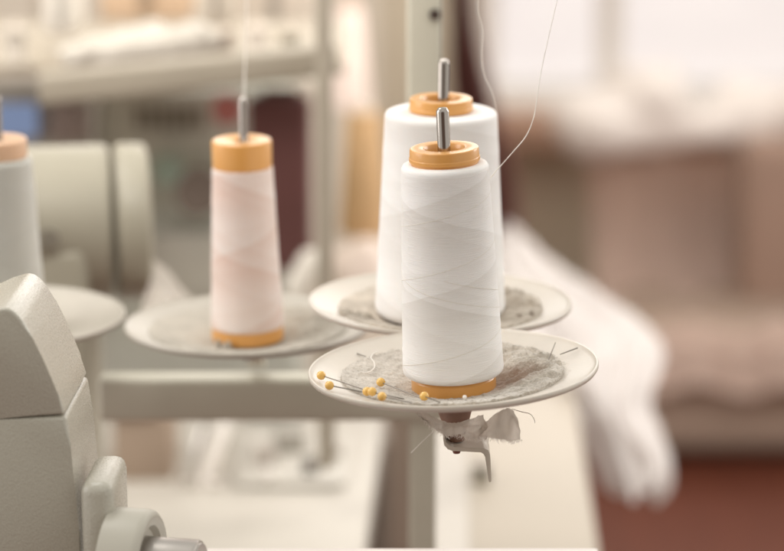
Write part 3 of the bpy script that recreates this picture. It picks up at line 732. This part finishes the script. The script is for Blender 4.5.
# screen and dark panel
cp = bgthing('control_box', 'taupe control box with a lit blue screen at the left edge', 'control box', at(50, 300, 2.5))
pbox('case', -60, 94, 96, 330, 2.6, .1, mm('taupe_case', (168, 160, 148), .6), cp, .006)
pbox('dark_panel', 50, 88, 104, 142, 2.585, .012, mm('mauve_panel', (140, 124, 116), .6), cp, .003)
pbox('screen', -10, 36, 105, 138, 2.585, .012, emit('lit_screen', c3(150, 168, 205), .6), cp, .003)

# maroon fabric bolts, gold cone with white bundles
mr = bgthing('fabric_bolt', 'dark maroon bolt of fabric standing behind the orange cap of the pink cone', 'fabric bolt', at(282, 285, 2.55))
pbox('fabric', 248, 311, 100, 272, 2.55, .04, mm('maroon_fabric', (100, 62, 58), .9, sheen=.2), mr, .008)
pbox('core_board', 262, 298, 92, 100, 2.56, .02, mm('maroon_core', (96, 62, 56), .8), mr, .002)
tag(obj('tissue', prism(bmesh.new(), [at(x, y, 2.05) for x, y in ((140, 312), (150, 300), (151, 262), (155, 258), (166, 264), (180, 276), (192, 290), (200, 312))], (0, .05, 0), .004), mm('white_tissue', (224, 216, 206), .9), None, 60), 'x', 'x')
bpy.data.objects.remove(bpy.data.objects['tissue'])
rows = [[at(150, 258, 2.0), at(158, 262, 2.02), at(168, 270, 2.05)], [at(150, 275, 1.98), at(166, 280, 2.0), at(184, 287, 2.05)], [at(147, 295, 1.97), at(170, 298, 1.95), at(194, 302, 2.05)], [at(138, 325, 1.95), at(170, 325, 1.94), at(206, 325, 2.04)]]
sheet('cloth_corner', rows, mm('white_tissue', (224, 216, 206), .9), 'white cloth with a pointed corner standing up behind the pink cone plate', 'cloth', sub=6, amp=.005, fr=40, thick=.003)
gd = bgthing('gold_thread_cone', 'blurred golden brown thread cone between the rack post and the wide white cone', 'thread cone', at(362, 232, 2.9))
u3 = 2.9 / F
cn = LM([(.0001, 0), (24 * u3, 0), (25 * u3, 6 * u3), (17 * u3, 118 * u3), (14 * u3, 122 * u3), (.0001, 122 * u3)], 48); cn.transform(Matrix.Translation(at(364, 232, 2.9))); kid('thread_winding', cn, mm('gold_thread', (190, 154, 112), .8), gd)
cn = LM([(.0001, 122 * u3), (9 * u3, 122 * u3), (8 * u3, 132 * u3), (.0001, 132 * u3)], 32); cn.transform(Matrix.Translation(at(364, 232, 2.9))); kid('cone_core', cn, mm('core_w', (220, 205, 190), .6), gd)
u4 = 3.3 / F
pk = bgthing('blush_thread_cone', 'pale blush thread cone at the top, above the golden one', 'thread cone', at(352, 108, 3.3))
cn = LM([(.0001, 0), (19 * u4, 0), (20 * u4, 6 * u4), (13 * u4, 94 * u4), (10 * u4, 98 * u4), (.0001, 98 * u4)], 48); cn.transform(Matrix.Translation(at(350, 106, 3.3))); kid('thread_winding', cn, mm('blush_thread', (240, 220, 208), .8), pk)
cn = LM([(.0001, 98 * u4), (8 * u4, 98 * u4), (7 * u4, 106 * u4), (.0001, 106 * u4)], 32); cn.transform(Matrix.Translation(at(350, 106, 3.3))); kid('cone_core', cn, mm('core_w2', (220, 190, 170), .6), pk)
tag(blob([(at(344, 270, 2.85), at(366, 255, 2.85), .024, .022), (at(346, 282, 2.85), at(380, 276, 2.85), .02, .02)], .006, mm('blush_cloth', (232, 214, 202), .9), 'cloth_bundle', 18, .006), 'pale blush cloth bundle between rack post and wide white cone', 'cloth', 'pale cloth bundles in the background')
tag(blob([(at(296, 290, 2.5), at(312, 262, 2.5), .012, .014)], .005, mm('cream_cloth', (216, 208, 196), .9), 'cloth_bundle', 18, .006), 'small cream cloth bundle left of the rack post', 'cloth', 'pale cloth bundles in the background')
# taupe cabinet filling the space behind
cb = bgthing('cabinet', 'taupe cabinet standing behind the machines', 'cabinet', (-.35, 4.2, 0))
kid('carcass', BX((-.9, 4.4, .6), (1.75, .5, 1.2), .01), mm('taupe_cabinet', (196, 184, 168), .7), cb)
for x in (-1.3, -.8, -.3): kid('door', BX((x, 4.14, .6), (.46, .018, 1.1), .004), mm('cabinet_door', (200, 188, 172), .6), cb)

# rack with crossbar at the top left
rk = bgthing('metal_rack', 'grey beige metal rack with upright and crossbar at the top left', 'rack', at(328, 600, 2.25))
rg_ = mm('rack_grey', (160, 150, 134), .5)
pbox('upright', 316, 333, -60, 470, 2.25, .03, rg_, rk, .003)
a, b = at(40, 88, 2.3), at(338, 58, 2.3)
bm = BX((0, 0, 0), ((b - a).length, .03, 30 * 2.3 / F), .003); bm.transform(Matrix.Translation((a + b) / 2) @ (b - a).to_track_quat('X', 'Z').to_matrix().to_4x4()); kid('crossbar', bm, rg_, rk)
pbox('shelf_board', -80, 345, 64, 74, 2.45, .25, mm('shelf_board', (176, 164, 146), .6), rk, .002)
# things on the rack
tag(blob([(at(70, 54, 2.4), at(150, 47, 2.4), .008, .012), (at(150, 46, 2.4), at(205, 38, 2.4), .014, .011), (at(100, 44, 2.45), at(160, 36, 2.45), .008, .01)], .004, mm('folded_white', (200, 192, 180), .9), 'folded_cloth', 30, .009, None, 2), 'long white folded cloth lying on the rack crossbar', 'cloth')
for x, y, d, r, h, c, lb in ((16, 62, 2.42, 15, 34, (206, 196, 182), 'pale thread spool at the far left end of the rack'), (222, 58, 2.42, 13, 26, (150, 132, 118), 'brown thread spool on the rack, right of the folded cloth'),
                             (258, 56, 2.42, 12, 30, (222, 210, 196), 'cream thread spool on the rack near the rising thread'), (290, 54, 2.42, 13, 22, (170, 160, 142), 'olive grey thread spool on the rack beside the upright')):
    sp = bgthing('thread_spool', lb, 'thread spool', atY(x, y, d * .985), 'thread spools on the rack'); uu = d / F
    bm = LM([(.0001, 0), (r * uu, 0), (r * uu, 3 * uu), (r * .8 * uu, 4 * uu), (r * .74 * uu, (h - 4) * uu), (r * uu, (h - 3) * uu), (r * uu, h * uu), (.0001, h * uu)], 32)
    bm.transform(Matrix.Translation(atY(x, y, d * .985))); kid('thread_winding', bm, mm('spool_thread', c, .8), sp)
    bm = LM([(.0001, h * uu), (r * .3 * uu, h * uu), (r * .28 * uu, (h + 6) * uu), (.0001, (h + 6) * uu)], 24); bm.transform(Matrix.Translation(atY(x, y, d * .985))); kid('core', bm, mm('spool_core', (226, 214, 200), .6), sp)
for x0, x1, y0, y1, d, c, lb, ht in ((42, 76, -30, 34, 2.45, (224, 216, 204), 'upright white paper box at the top left of the rack', 0), (196, 232, -30, 26, 2.45, (200, 188, 172), 'beige box at the top between rack post and white box', 0), (100, 190, -30, 20, 2.7, (196, 168, 140), 'tan folded box at the top of the rack', 0), (236, 312, -30, 46, 2.8, (206, 192, 176), 'wide pale box behind the thread of the pink cone', 0)):
    bt_ = bgthing('storage_box', lb, 'box', at((x0 + x1) / 2, y1, d), 'boxes on the rack')
    pbox('carton', x0, x1, y0, y1, d, .08, mm('carton', c, .7), bt_, .004)
    pbox('label_strip', x0 + (x1 - x0) * .42, x0 + (x1 - x0) * .58, y0, y1 - 8, d - .004, .003, mm('strip', tuple(int(v * .78) for v in c), .7), bt_, .0005)
tag(blob([(at(270, 78, 2.75), at(302, 84, 2.75), .013, .012)], .005, mm('cream_cloth2', (226, 216, 202), .9), 'cloth_roll', 18, .003), 'small white cloth roll under the crossbar above the maroon bolt', 'cloth')

# ------------------------------------------------------------ light
w = bpy.data.worlds.new('World'); sc.world = w; w.use_nodes = True
wt = w.node_tree; bgn = wt.nodes['Background']
# made-up surroundings: bright all round, dark spot behind the camera to darken pin reflections
tcw = wt.nodes.new('ShaderNodeTexCoord'); sxw = wt.nodes.new('ShaderNodeSeparateXYZ'); wt.links.new(tcw.outputs['Generated'], sxw.inputs[0])
mr_ = wt.nodes.new('ShaderNodeMapRange'); mr_.inputs['From Min'].default_value = -.97; mr_.inputs['From Max'].default_value = -.74; mr_.interpolation_type = 'SMOOTHSTEP'
wt.links.new(sxw.outputs[1], mr_.inputs['Value'])
mxw = wt.nodes.new('ShaderNodeMix'); mxw.data_type = 'RGBA'; mxw.inputs[6].default_value = (.20, .14, .11, 1); mxw.inputs[7].default_value = (.97, .95, .885, 1)
wt.links.new(mr_.outputs[0], mxw.inputs[0]); wt.links.new(mxw.outputs[2], bgn.inputs[0]); bgn.inputs[1].default_value = .95
def area(name, loc, target, sx, sy, e, col):
    l = bpy.data.lights.new(name, 'AREA'); l.shape = 'RECTANGLE'; l.size = sx; l.size_y = sy; l.energy = e; l.color = col
    o = bpy.data.objects.new(name, l); C.objects.link(o); o.location = loc
    o.rotation_euler = (Vector(target) - Vector(loc)).to_track_quat('-Z', 'Y').to_euler(); return o
area('window_light_right', (2.2, 3.2, 2.1), (0, 1.5, 1.2), 1.6, 1.6, 38, (1, .965, .935))
area('window_light_left', (-2.0, 1.6, 1.9), (0, 1.5, 1.2), 1.2, 1.4, 20, (1, .965, .945))
area('added_fill_light', (.9, 2.6, 2.2), (.7, 4.6, .6), 1.2, .8, 18, (1, .95, .91))  # added fill brightening the sofa and far wall, no fixture there
lb_ = area('added_fill_light', (-.1, 1.1, 2.3), (-.35, 2.7, 1.1), .5, .5, 1.8, (1, .975, .94)); lb_.data.spread = R(60)  # narrow added lamp, lifts only the left background machine
area('window_light_back', (.4, 5.4, 2.1), (0, 1.5, 1.2), 2.2, 1.2, 22, (1, .965, .93))
area('added_fill_light', (-.7, 1.9, 2.5), (-.5, 3.0, 1.0), .8, .8, 14, (1, .97, .93))  # another added fill for the left background, no real lamp hangs here

sc.view_settings.view_transform = 'Standard'; sc.view_settings.look = 'None'; sc.view_settings.exposure = 0.0; sc.view_settings.gamma = 1
